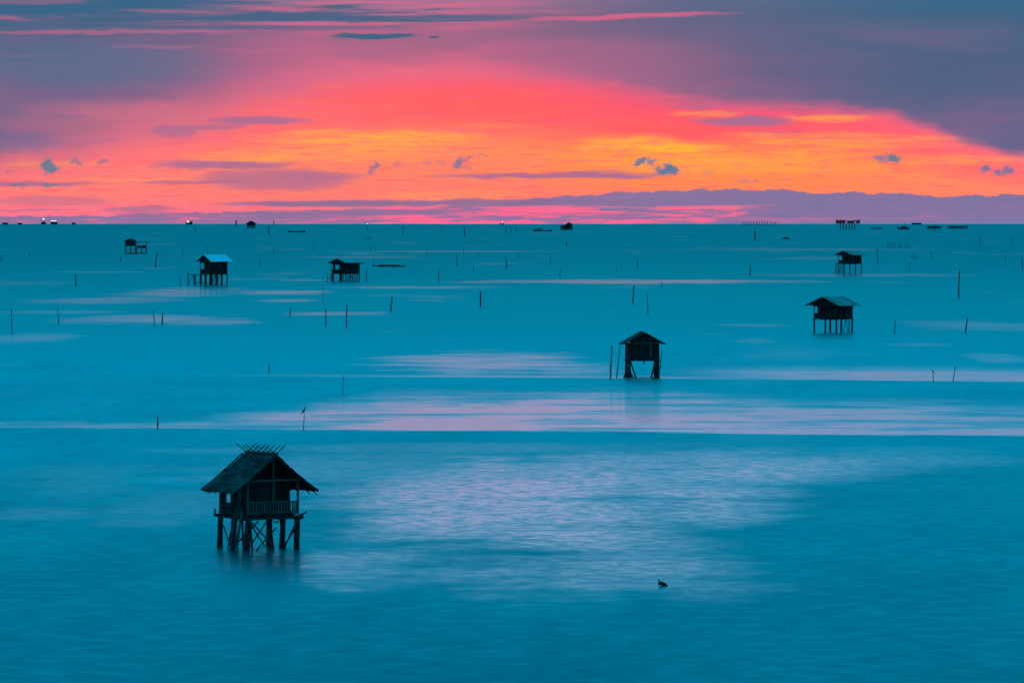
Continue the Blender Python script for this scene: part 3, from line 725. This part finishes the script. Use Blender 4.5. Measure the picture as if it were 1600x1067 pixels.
# --- hut far right
h6 = generic('dark low-roofed hut on the far right, farther out than the grey-roofed one', 1328, 427, -48, 5.0, 5.2, 3.1, 5.7, 5.75, 7.1, 4.3, .6, .8, 'tin', 5, 1.5, .18, ny=2, open_w=[(), [(1.8, 3.0, 4.2, 5.4)], (), [(3.0, 4.6, 4.2, 5.4)]])
for x in (-3.4, -3.0): G().stick((x, -3.2, -1), (x + .2, -3.0, 3.5), .12, .1, .08).build('leaning_pole', 'pole', h6)
for y in (-2.0, -1.2, -.6): brace(h6, (-2.5, y, 0), (-2.5, y + .3, 2.9), .1)

# --- small hut far left with an open flat-roofed platform
h7 = generic('small dark hut far left with open platform under a thin flat roof', 204, 396, 4, 4.8, 4.0, 3.6, 5.7, 5.9, 7.0, 3.2, .4, .5, 'dark', 4, 0, .22)
annex(h7, 2.9, 7.4, -1.8, 1.8, 2.6, 5.2, 5.35, (-.4, 1.3), False, .24, 2)
G().box((6.2, -.5, 3.25), (1.8, 1.4, 1.2), None, .1).build('crate', 'dark', h7); G().box((4.2, .4, 3.1), (1.5, 1.2, .8), None, .1).build('crate', 'wood', h7)
beam(h7, (-2.4, -2.1, .25), (7.4, -1.9, .2), .2); beam(h7, (-2.4, -2.1, 1.9), (2.9, -2.0, 1.8), .12)

# --- huts close to the horizon
h8 = generic('tiny dark hut standing on the horizon above the white-roofed hut', 392.5, 356.5, -18, 8.5, 7.0, 3.0, 5.6, 5.4, 9.3, 6.8, 1, 1, 'dark', 4, 0, .5)
h9 = generic('boxy dark hut just under the horizon at the picture centre', 889, 359.5, -14, 6.0, 6.0, 1.6, 6.0, 5.9, 8.6, 3.8, .8, .8, 'dark', 4, 0, .45)
annex(h9, -3.2, -9.0, -2.5, 2.5, 1.6, 5.0, 5.2, (.8, 0), True, .4, 3)

# --- long platform on piles, right horizon
p = at(1325, 359.0); k = 1 / ppm(p)
pf = thing('pile_platform', 'long dark platform house on tall piles on the right horizon', 'platform', p, RAD(-6))
for x in (-9, -5.5, -2, 1.5, 5, 8):
    for y in (-3, 3): G().stick((x, y, -1.5), (x, y, 7.0), .45, .4, .1).build('leg', 'barnacle', pf)
deck(pf, -14.5, 14.5, -4, 4, 7.2, 10)
wall(pf, 'house_wall', (-14, -2.5), (-3, -2.5), 7.2, 10, (), 1.4); wall(pf, 'house_wall', (-1, -2.5), (8, -2.5), 7.2, 9.4, (), 1.4); wall(pf, 'house_wall', (9.5, -2.5), (14, -2.5), 7.2, 10, (), 1.4)
for (a, b, z) in ((-14.6, -2.6, 10.2), (-1.6, 8.4, 9.6), (9, 14.6, 10.2)):
    G().poly([(a, -4, z), (b, -4, z), (b, 0, z + 1.2), (a, 0, z + 1.2)], .15).poly([(a, 0, z + 1.2), (b, 0, z + 1.2), (b, 4, z), (a, 4, z)], .15).build('roof', 'dark', pf)
G().box((8.6, -3.4, 10.4), (4.2, .2, 1.6)).build('pale_awning', 'cabin', pf)
for x in (-13, -8, 12): post(pf, x, -3, 9, 12.4, .3)

# ------------------------------------------------------------------ boats, raft and racks
def boat(label, x0, x1, y, hpx, cabin=None, mast=None, name='boat', cat='boat', group='boats on the horizon', freeboard=None):
    p = at((x0 + x1) / 2, y); k = p.y / F; L = (x1 - x0) * k; hh = (freeboard or hpx * .5) * k
    b = thing(name, label, cat, p, RAD(random.uniform(-8, 8)), group)
    g = G(); n = 11; wid = L * .13
    for i in range(n):
        u = i / (n - 1) * 2 - 1; w = wid * math.sqrt(max(0, 1 - abs(u) ** 2.6)) + .02; sh = hh * (1 + .9 * abs(u) ** 3)
        g.v += [Vector((u * L / 2, -w, sh)), Vector((u * L / 2 * .96, -w * .6, -.3)), Vector((u * L / 2 * .96, w * .6, -.3)), Vector((u * L / 2, w, sh)), Vector((u * L / 2 * .99, w * .85, sh * .75)), Vector((u * L / 2 * .99, -w * .85, sh * .75))]
    for i in range(n - 1):
        for j in range(6):
            q = i * 6 + j; r = i * 6 + (j + 1) % 6; g.f.append((q, r, r + 6, q + 6))
    g.f += [tuple(range(6)), tuple(range((n - 1) * 6, n * 6))]
    g.build('hull', 'hull', b)
    if cabin:
        c0, c1, ch, cm = cabin
        G().box(((c0 + c1) / 2 * L, 0, hh * .7 + ch * k / 2), ((c1 - c0) * L, wid * 1.3, ch * k), None, .05).build('cabin', cm, b)
        G().box(((c0 + c1) / 2 * L, 0, hh * .7 + ch * k + .1), ((c1 - c0) * L * 1.15, wid * 1.6, .25)).build('cabin_roof', 'dark', b)
    if mast: G().stick((mast[0] * L, 0, hh * .5), (mast[0] * L, 0, mast[1] * k), .35 * k, .2 * k).build('mast', 'hull', b)
    return b, k, L, hh
def lamp(b, x, z, r, m='lamp', name='lamp'):
    r *= .66
    g = G(); n = 8
    for i in range(1, 5):
        a = math.pi * i / 5
        for j in range(n): g.v.append(Vector((x + r * math.sin(a) * math.cos(2 * math.pi * j / n), r * math.sin(a) * math.sin(2 * math.pi * j / n) - .2, z + r * math.cos(a))))
    for i in range(3):
        for j in range(n): q = i * n + j; w = i * n + (j + 1) % n; g.f.append((q, w, w + n, q + n))
    g.f += [tuple(range(n)), tuple(range(3 * n, 4 * n))]
    g.build(name, m, b)
boat('low dark longboat under the horizon, right of the tiny horizon hut', 450, 478, 363, 4, freeboard=1.6)
b, k, L, hh = boat('small boat with lit white cabin under the horizon at picture centre', 833, 863, 361.5, 5, (-.42, -.02, 3.0, 'cabin'), freeboard=1.6)
for x in (-.4, -.28, -.15, -.06): lamp(b, x * L, hh + 1.6 * k, .75 * k)
boat('short dark boat on the left edge of the horizon', 3, 13, 351, 4, (-.3, .3, 1.5, 'hull'))
boat('short dark boat on the horizon, second from the left edge', 27, 35, 351, 3.5, (-.2, .3, 1.2, 'hull'))
b, k, L, hh = boat('dark vessel with a bright round white light on the left horizon', 64, 72, 351, 5, (-.3, .3, 2.4, 'hull'), (0, 8.5)); lamp(b, 0, 8.6 * k, 1.5 * k)
b, k, L, hh = boat('dark vessel with a pale lit strip, right of the brightly lit one', 79, 90, 351, 5, (-.4, .35, 2.6, 'hull'), (.45, 6))
G().box((-.05 * L, -.16 * L, 5.6 * k), (.75 * L, .3, .8 * k)).build('light_strip', 'pinklamp', b)
boat('faint low vessel on the left horizon between lit vessels', 112, 118, 351, 4, (-.3, .2, 1.6, 'hull'))
b, k, L, hh = boat('tilted dark vessel with clustered white lights on the horizon, left of centre', 290, 301, 351, 6, (.05, .45, 2.8, 'hull'), (.2, 6))
for x, z, r in ((-.25, 3.2, 1.2), (-.1, 4.6, 1.1), (.02, 2.6, .9), (-.3, 5.4, .8)): lamp(b, x * L, z * k, r * k)
boat('small dark boat with a short mast on the right horizon', 1402, 1421, 358.5, 7, (-.2, .25, 3, 'hull'), (.1, 12), freeboard=2.2)
boat('flat dark boat under the right horizon, beside the platform house', 1361, 1379, 357.8, 3, freeboard=1.4)
boat('hazy low vessel on the right horizon above the racks', 1424, 1440, 351, 3, (-.3, .3, 1.3, 'hull'))
boat('small dark skiff under the horizon right of the thick post', 1223, 1234, 373.5, 4, (-.3, .2, 1.6, 'hull'), freeboard=1.2)
b, k, L, hh = boat('tiny boat with a pale pink light on the horizon at picture centre', 781, 788, 351, 3); lamp(b, .1 * L, 4.6 * k, 1.0 * k, 'pinklamp')

def rack(label, x0, x1, y, hpx, n, seed):
    p = at((x0 + x1) / 2, y); k = p.y / F; L = (x1 - x0) * k; hh = hpx * k
    r = thing('mussel_rack', label, 'rack', p, RAD(4), 'stake racks on the right horizon')
    rnd = random.Random(seed)
    for i in range(n):
        x = -L / 2 + L * (i + .5) / n
        for yy in (-6, 6): G().stick((x + rnd.uniform(-.4, .4), yy, -2), (x, yy, hh * rnd.uniform(.75, 1.05)), .3, .25, .1).build('stake', 'pole', r)
    for yy in (-6, 6):
        for z in (.45, .7): G().stick((-L / 2, yy, hh * z), (L / 2, yy, hh * z), .3).build('cross_pole', 'pole', r)
    G().box((0, 0, hh * .55), (L * .7, 9, hh * .35), None, .3).build('net_heap', 'hull', r)
rack('shorter dark stake rack just under the right horizon', 1448, 1470, 359, 7, 9, 1)
rack('longer dark stake rack nearest the right end of the horizon', 1481, 1512, 358, 5.5, 11, 2)

p = at(609, 417.0); k = p.y / F
rt = thing('raft', 'thin low dark bamboo raft right of the flat-roofed hut', 'raft', p, RAD(3))
for i in range(6):
    a, e = -28 * k + random.uniform(0, 5), 27 * k - random.uniform(0, 5)
    G().stick((a, i * .32 - .8, .22 + .12 * (i % 2)), (e, i * .32 - .8, .2 + .12 * (i % 2)), .17, .15, .05).build('bamboo_pole', 'pole', rt)
for x in (-8, 0, 8): G().stick((x * k * 2.5, -1.0, .48), (x * k * 2.5, 1.0, .48), .1).build('lashing_pole', 'pole', rt)
for i in range(3): G().stick((-17 * k + i * .8, i * .4 - .4, .58), (15 * k - i * .5, i * .4 - .4, .6), .16, .12, .05).build('bamboo_pole', 'pole', rt)

# ------------------------------------------------------------------ poles standing in the sea
def pole(xt, yt, xb, yb, w, label, group=None, name='pole', cat='pole', m='pole', stub=None):
    p = at(xb, yb); k = p.y / F
    r = max(.04, w * k * (.5 if yb > 430 else .38)); top = Vector(((xt - xb) * k, random.uniform(-.2, .2), (yb - yt) * k))
    n = 6; g = G(); pts, rr = [], []
    off = Vector((random.uniform(-1, 1), 0, 0)) * r * .9
    base = Vector((-(xt - xb) * k * .15, 0, -1.2))
    for i in range(n + 1):
        u = i / n; pts.append(base.lerp(top, u) + off * math.sin(u * math.pi * 1.5)); rr.append(r * (1.12 - .35 * u) * random.uniform(.93, 1.07))
    g.tube(pts, rr, 7)
    if stub: g.stick(base.lerp(top, stub), base.lerp(top, stub) + Vector((r * 3, 0, r * 4)), r * .6, r * .4, n=5)
    o = g.build(name, m); o.location = p
    tag(o, label, cat, group or 'poles standing in the sea')
    return p, top
for a in [
    (955.5, 540, 954.5, 590, 2.6, 'thick upright pole just left of the front-on hut'),
    (969, 540, 963, 589.5, 1.7, 'thin leaning pole between thick pole and front-on hut'),
    (246, 650, 247, 668.5, 2.6, 'short stout post above and left of the foreground thatched hut'),
    (420.5, 568, 420, 583, 1.9, 'lone short stake in open water above the foreground thatched hut'),
    (536.5, 586, 535.5, 616, 1.0, 'faint thin rod at the left end of the pink band'),
    (509.8, 480, 508, 509.5, 1.8, 'left one of two tall neighbouring poles below the flat-roofed hut'),
    (541.5, 475, 542, 510.5, 2.0, 'right one of two tall neighbouring poles below the flat-roofed hut'),
    (453.6, 480, 453, 493.5, 1.5, 'short stake left of two tall neighbouring poles below flat-roofed hut'),
    (611.5, 463, 612, 486, 2.4, 'stout pole below the thin dark raft'),
    (751.5, 456, 750, 478, 2.6, 'thick dark post in open water near picture centre'),
    (686.5, 421, 684.5, 438.5, 1.4, 'slanted thin pole right of the thin dark raft'),
    (791, 401, 790.5, 420, 2.2, 'dark upright post above picture centre, right of the raft'),
    (714, 400, 714, 415.5, 1.7, 'knobbly short post right of and slightly beyond the raft'),
    (740, 415, 740, 424.5, 1.3, 'tiny stake between two dark posts near picture centre'),
    (991, 446, 988, 472.5, 2.2, 'slanted dark pole above and left of the front-on hut'),
    (1011.5, 459, 1012, 490, 1.3, 'faint tall pole directly above the front-on hut'),
    (996.5, 404, 996, 421, 1.3, 'thin pole beyond the slanted one above the front-on hut'),
    (963, 418, 962.5, 424.5, 1.4, 'tiny stake left of a thin pole above the front-on hut'),
    (875, 420, 875, 432, 1.2, 'faint short stake above the long slick near picture centre'),
    (1172.5, 414, 1172, 431, 1.7, 'short pole in open water left of the far right hut'),
    (1180, 361, 1179.5, 376, 3.0, 'thick dark post just under the horizon, right of centre'),
    (1498.7, 421, 1498.5, 463.5, 2.1, 'tallest pole on the right side, in open water'),
    (1398, 501, 1398.5, 520.5, 1.5, 'short thin stake right of the grey-roofed hut'),
    (1511, 497, 1508, 520.5, 2.2, 'leaning pole far right of the grey-roofed hut'),
    (1492.5, 573, 1488, 596.5, 1.5, 'thin leaning stick right of the perched bird, lower right'),
    (1370.5, 388, 1371.5, 410.5, 1.6, 'curved pole right of the far right hut'),
    (1421.5, 410, 1421, 424, 1.1, 'faint thin pole below the stake cluster on the right'),
    (1455, 393, 1455, 406, 1.0, 'faint stake right of the small stake cluster'),
    (1531.5, 370, 1531.5, 386, 1.2, 'faint pole in the upper right water below the long rack'),
    (1571, 398, 1571.5, 409, 1.2, 'thin stake near the right edge below the racks'),
    (1582, 368, 1582, 378, 1.0, 'faint short stake near the right end of the horizon'),
    (1597, 404, 1597.5, 421, 1.6, 'pole at the very right edge of the picture'),
    (118, 428, 118.5, 448, 1.8, 'upright pole left of the white-roofed hut'),
    (282, 432, 282, 447, 1.0, 'faint thin pole touching the landing of the white-roofed hut'),
    (244.8, 394, 243.5, 416.5, 2.3, 'crooked dark pole between the two left-hand huts'),
    (240.5, 485, 240.8, 509, 1.4, 'thin upright pole of the pair below the white-roofed hut'),
    (254.5, 489, 252.5, 506.5, 2.2, 'leaning thick stake of the pair below the white-roofed hut'),
    (17.5, 482, 19.5, 519.5, 1.6, 'tall leaning pole at the left edge of the water'),
    (90, 480, 92, 505.5, 1.3, 'thin leaning pole left of the pair below the white-roofed hut'),
    (511, 424, 511.5, 440.5, 1.2, 'thin stick close to the left legs of the flat-roofed hut'),
    (572.5, 420, 572.8, 439.5, 1.3, 'thin stick close to the right end of the flat-roofed hut'),
    (584, 404, 584.5, 414.5, 1.1, 'thin stick at the left end of the raft'),
    (407, 404, 406, 417, 1.5, 'small stake between white-roofed and flat-roofed huts'),
    (725.6, 353, 725.5, 368, 1.9, 'dark pole just under the horizon, left of the pink light'),
    (630, 353, 630, 367.5, 1.3, 'faint pole just under the horizon, right of the cyan light'),
    (420, 352, 420, 366.5, 1.8, 'dark pole just right of the tiny horizon hut'),
    (305, 354, 305.5, 363, 1.6, 'short pole under the cluster-lit vessel'),
    (427.5, 344, 427.5, 352, 2.0, 'tiny marker sticking up on the horizon right of horizon hut'),
    (885, 376, 885, 384.5, 1.5, 'small stake below the boxy horizon hut'),
    (860, 398, 860, 415, 1.0, 'faint thin rod below the lit cabin boat'),
    (188, 401, 188.8, 408, 1.6, 'tiny stake below the small far-left hut'),
    (46.5, 394, 46.5, 401, 1.4, 'tiny stake in the far left water below the lit vessels'),
    (2, 399, 2, 409, 1.5, 'small stake on the very left edge of the picture'),
    (505, 432, 505, 471, .7, 'very faint tall rod just left of the flat-roofed hut'),
    (810, 395, 810, 403, 1.1, 'tiny stake right of the dark upright post'),
    (1034, 440, 1034, 449, 1.0, 'tiny stake on the long slick above front-on hut')]:
    pole(*a, name='pole')
# tower-like marker post on the horizon beside the tiny hut
pole(369, 344, 369, 352, 3.2, 'squat dark marker post on the horizon left of the tiny hut')
ORD = 'first second third fourth fifth sixth seventh eighth ninth tenth eleventh twelfth thirteenth'.split()
# rows of thin stakes
for i, (x, a, b) in enumerate([(1386.2, 379, 387.5), (1388.8, 378, 388), (1392.3, 378.5, 388), (1395.3, 377.5, 388), (1399.5, 379.5, 387.5), (1404.5, 379, 388), (1408.3, 379, 387), (1415.3, 378.5, 388), (1420.5, 378, 388)]):
    pole(x + random.uniform(-.6, .6), a, x, b, 1.0, ORD[i] + ' thin stake from the left in the upright row under the right-hand racks', 'stake row under the racks', 'stake', 'stake')
for w_, (x, a, b) in zip(('short left', 'middle', 'right'), [(1423.5, 399, 404), (1427, 396, 404.5), (1431.2, 396, 404.5)]):
    pole(x, a, x + .3, b, 1.4, w_ + ' stake in the three-stake cluster below the upright row', 'three-stake cluster', 'stake', 'stake')
for x, w_ in ((790.5, 'left'), (798.5, 'middle'), (806.5, 'right')):
    pole(x, 354.5, x, 364.5, 1.4, w_ + ' stake of the three in line under the pink horizon light', 'three stakes under the pink light', 'stake', 'stake')
for i, x in enumerate([1160.5 + i * 4.3 for i in range(13)]):
    pole(x, 346.2 + random.uniform(0, .8), x, 352, 1.5, ORD[i] + ' tiny stake from the left in the row on the horizon, right of centre', 'stake row on the horizon', 'stake', 'stake')
for x, a, b, w_ in [(285, 386, 398, 'left of the white roof'), (324, 385, 398, 'just above the white roof'), (428, 384, 398, 'between white-roofed hut and flat-roofed hut'), (489.5, 384, 391, 'above and left of the flat-roofed hut'), (579, 384, 392, 'above the left end of the raft'),
                    (667.5, 389, 399, 'above the slanted pole right of the raft'), (724.6, 388, 398, 'above and right of the knobbly post'), (747.5, 395, 401, 'left of the dark upright post near centre'), (690, 353, 359, 'under the horizon, left of the pink light')]:
    pole(x, a, x + random.uniform(-.5, .5), b, 1.0, 'faint far stake ' + w_, 'faint far stakes', 'stake', 'stake')
for x, w_ in ((571.5, 'left'), (575.5, 'middle'), (579.5, 'right')):
    pole(x, 369.5, x, 374.5, 1.5, w_ + ' stubby stake of the trio straight below the cyan light', 'stub trio below the cyan light', 'stake', 'stake')

# light beacon with a cyan lamp
p = at(574, 360.5); k = p.y / F
bc = thing('beacon', 'slim beacon pole with a glowing cyan lamp on the horizon', 'beacon', p)
G().stick((0, 0, -1.5), (0, 0, 9.6 * k), .55 * k, .4 * k, .1).build('mast', 'pole', bc); lamp(bc, 0, 10.6 * k, 1.15 * k, 'cyan')

# ------------------------------------------------------------------ birds and drift
def bird(label, loc, s, face=1, pose='perched', name='bird', legs_=True):
    """body from tail to beak as one continuous tube"""
    if pose == 'perched':
        pts = [(-.42, 0, -.34), (-.30, 0, -.16), (-.14, 0, .04), (.04, 0, .22), (.13, 0, .38), (.12, 0, .54), (.15, 0, .66), (.25, 0, .69), (.33, 0, .68), (.50, 0, .63)]
        rad = [.02, .075, .15, .155, .10, .055, .065, .062, .03, .008]
    else:
        pts = [(-.62, 0, .08), (-.44, 0, .10), (-.18, 0, .10), (.08, 0, .12), (.26, 0, .18), (.32, 0, .32), (.33, 0, .44), (.40, 0, .50), (.46, 0, .50), (.62, 0, .48)]
        rad = [.02, .10, .17, .17, .10, .055, .055, .06, .03, .008]
    g = G(); g.tube([Vector((face * a * s, b * s, c * s)) for a, b, c in pts], [r * s for r in rad], 10)
    o = g.mesh(name, 'bird', True); o = link(name, o); o.location = loc; tag(o, label, 'bird', None)
    if legs_:
        for y in (-.05, .05): G().stick((face * -.05 * s, y * s, .05 * s), (face * -.02 * s, y * s, -.2 * s), .018 * s, n=5, rings=1).build('leg', 'bird', o)
    w = G()
    for y in (-1, 1):
        w.tube([Vector((face * a * s, y * .13 * s, c * s)) for a, c in (((-.5, -.44), (-.2, -.08), (.0, .16), (.06, .24)) if pose == 'perched' else ((-.6, .10), (-.3, .16), (.0, .17), (.1, .17)))], [.015 * s, .06 * s, .08 * s, .03 * s], 7, 1.0)
    w.build('wing', 'bird', o)
    return o
p, top = pole(475, 645, 474.5, 670.5, 1.3, 'thin pole carrying a perched dark bird, right of the stout post', name='pole')
bird('dark bird perched on a thin pole above the foreground hut', p + top + Vector((0, 0, .12)), .58, 1)
p, top = pole(1458, 583, 1459, 597, 1.4, 'thin pole carrying a perched dark bird, lower right water', name='pole')
bird('dark bird perched on a thin pole at lower right', p + top + Vector((0, 0, .1)), .45, -1)
p = at(1034, 915)
dw = thing('driftwood', 'small dark snag of driftwood floating in the lower right foreground', 'driftwood', p, RAD(8))
g = G(); g.tube([Vector(q) for q in ((-.20, 0, .12), (-.12, 0, .14), (.0, 0, .13), (.14, 0, .08), (.25, 0, .02), (.34, 0, -.06))], [.05, .10, .12, .10, .07, .03], 9); g.build('log', 'wood', dw, True)
G().stick((-.10, 0, .16), (-.17, .02, .34), .045, .03, .01).stick((-.15, 0, .27), (-.21, 0, .31), .025, .015).build('branch_stub', 'wood', dw)
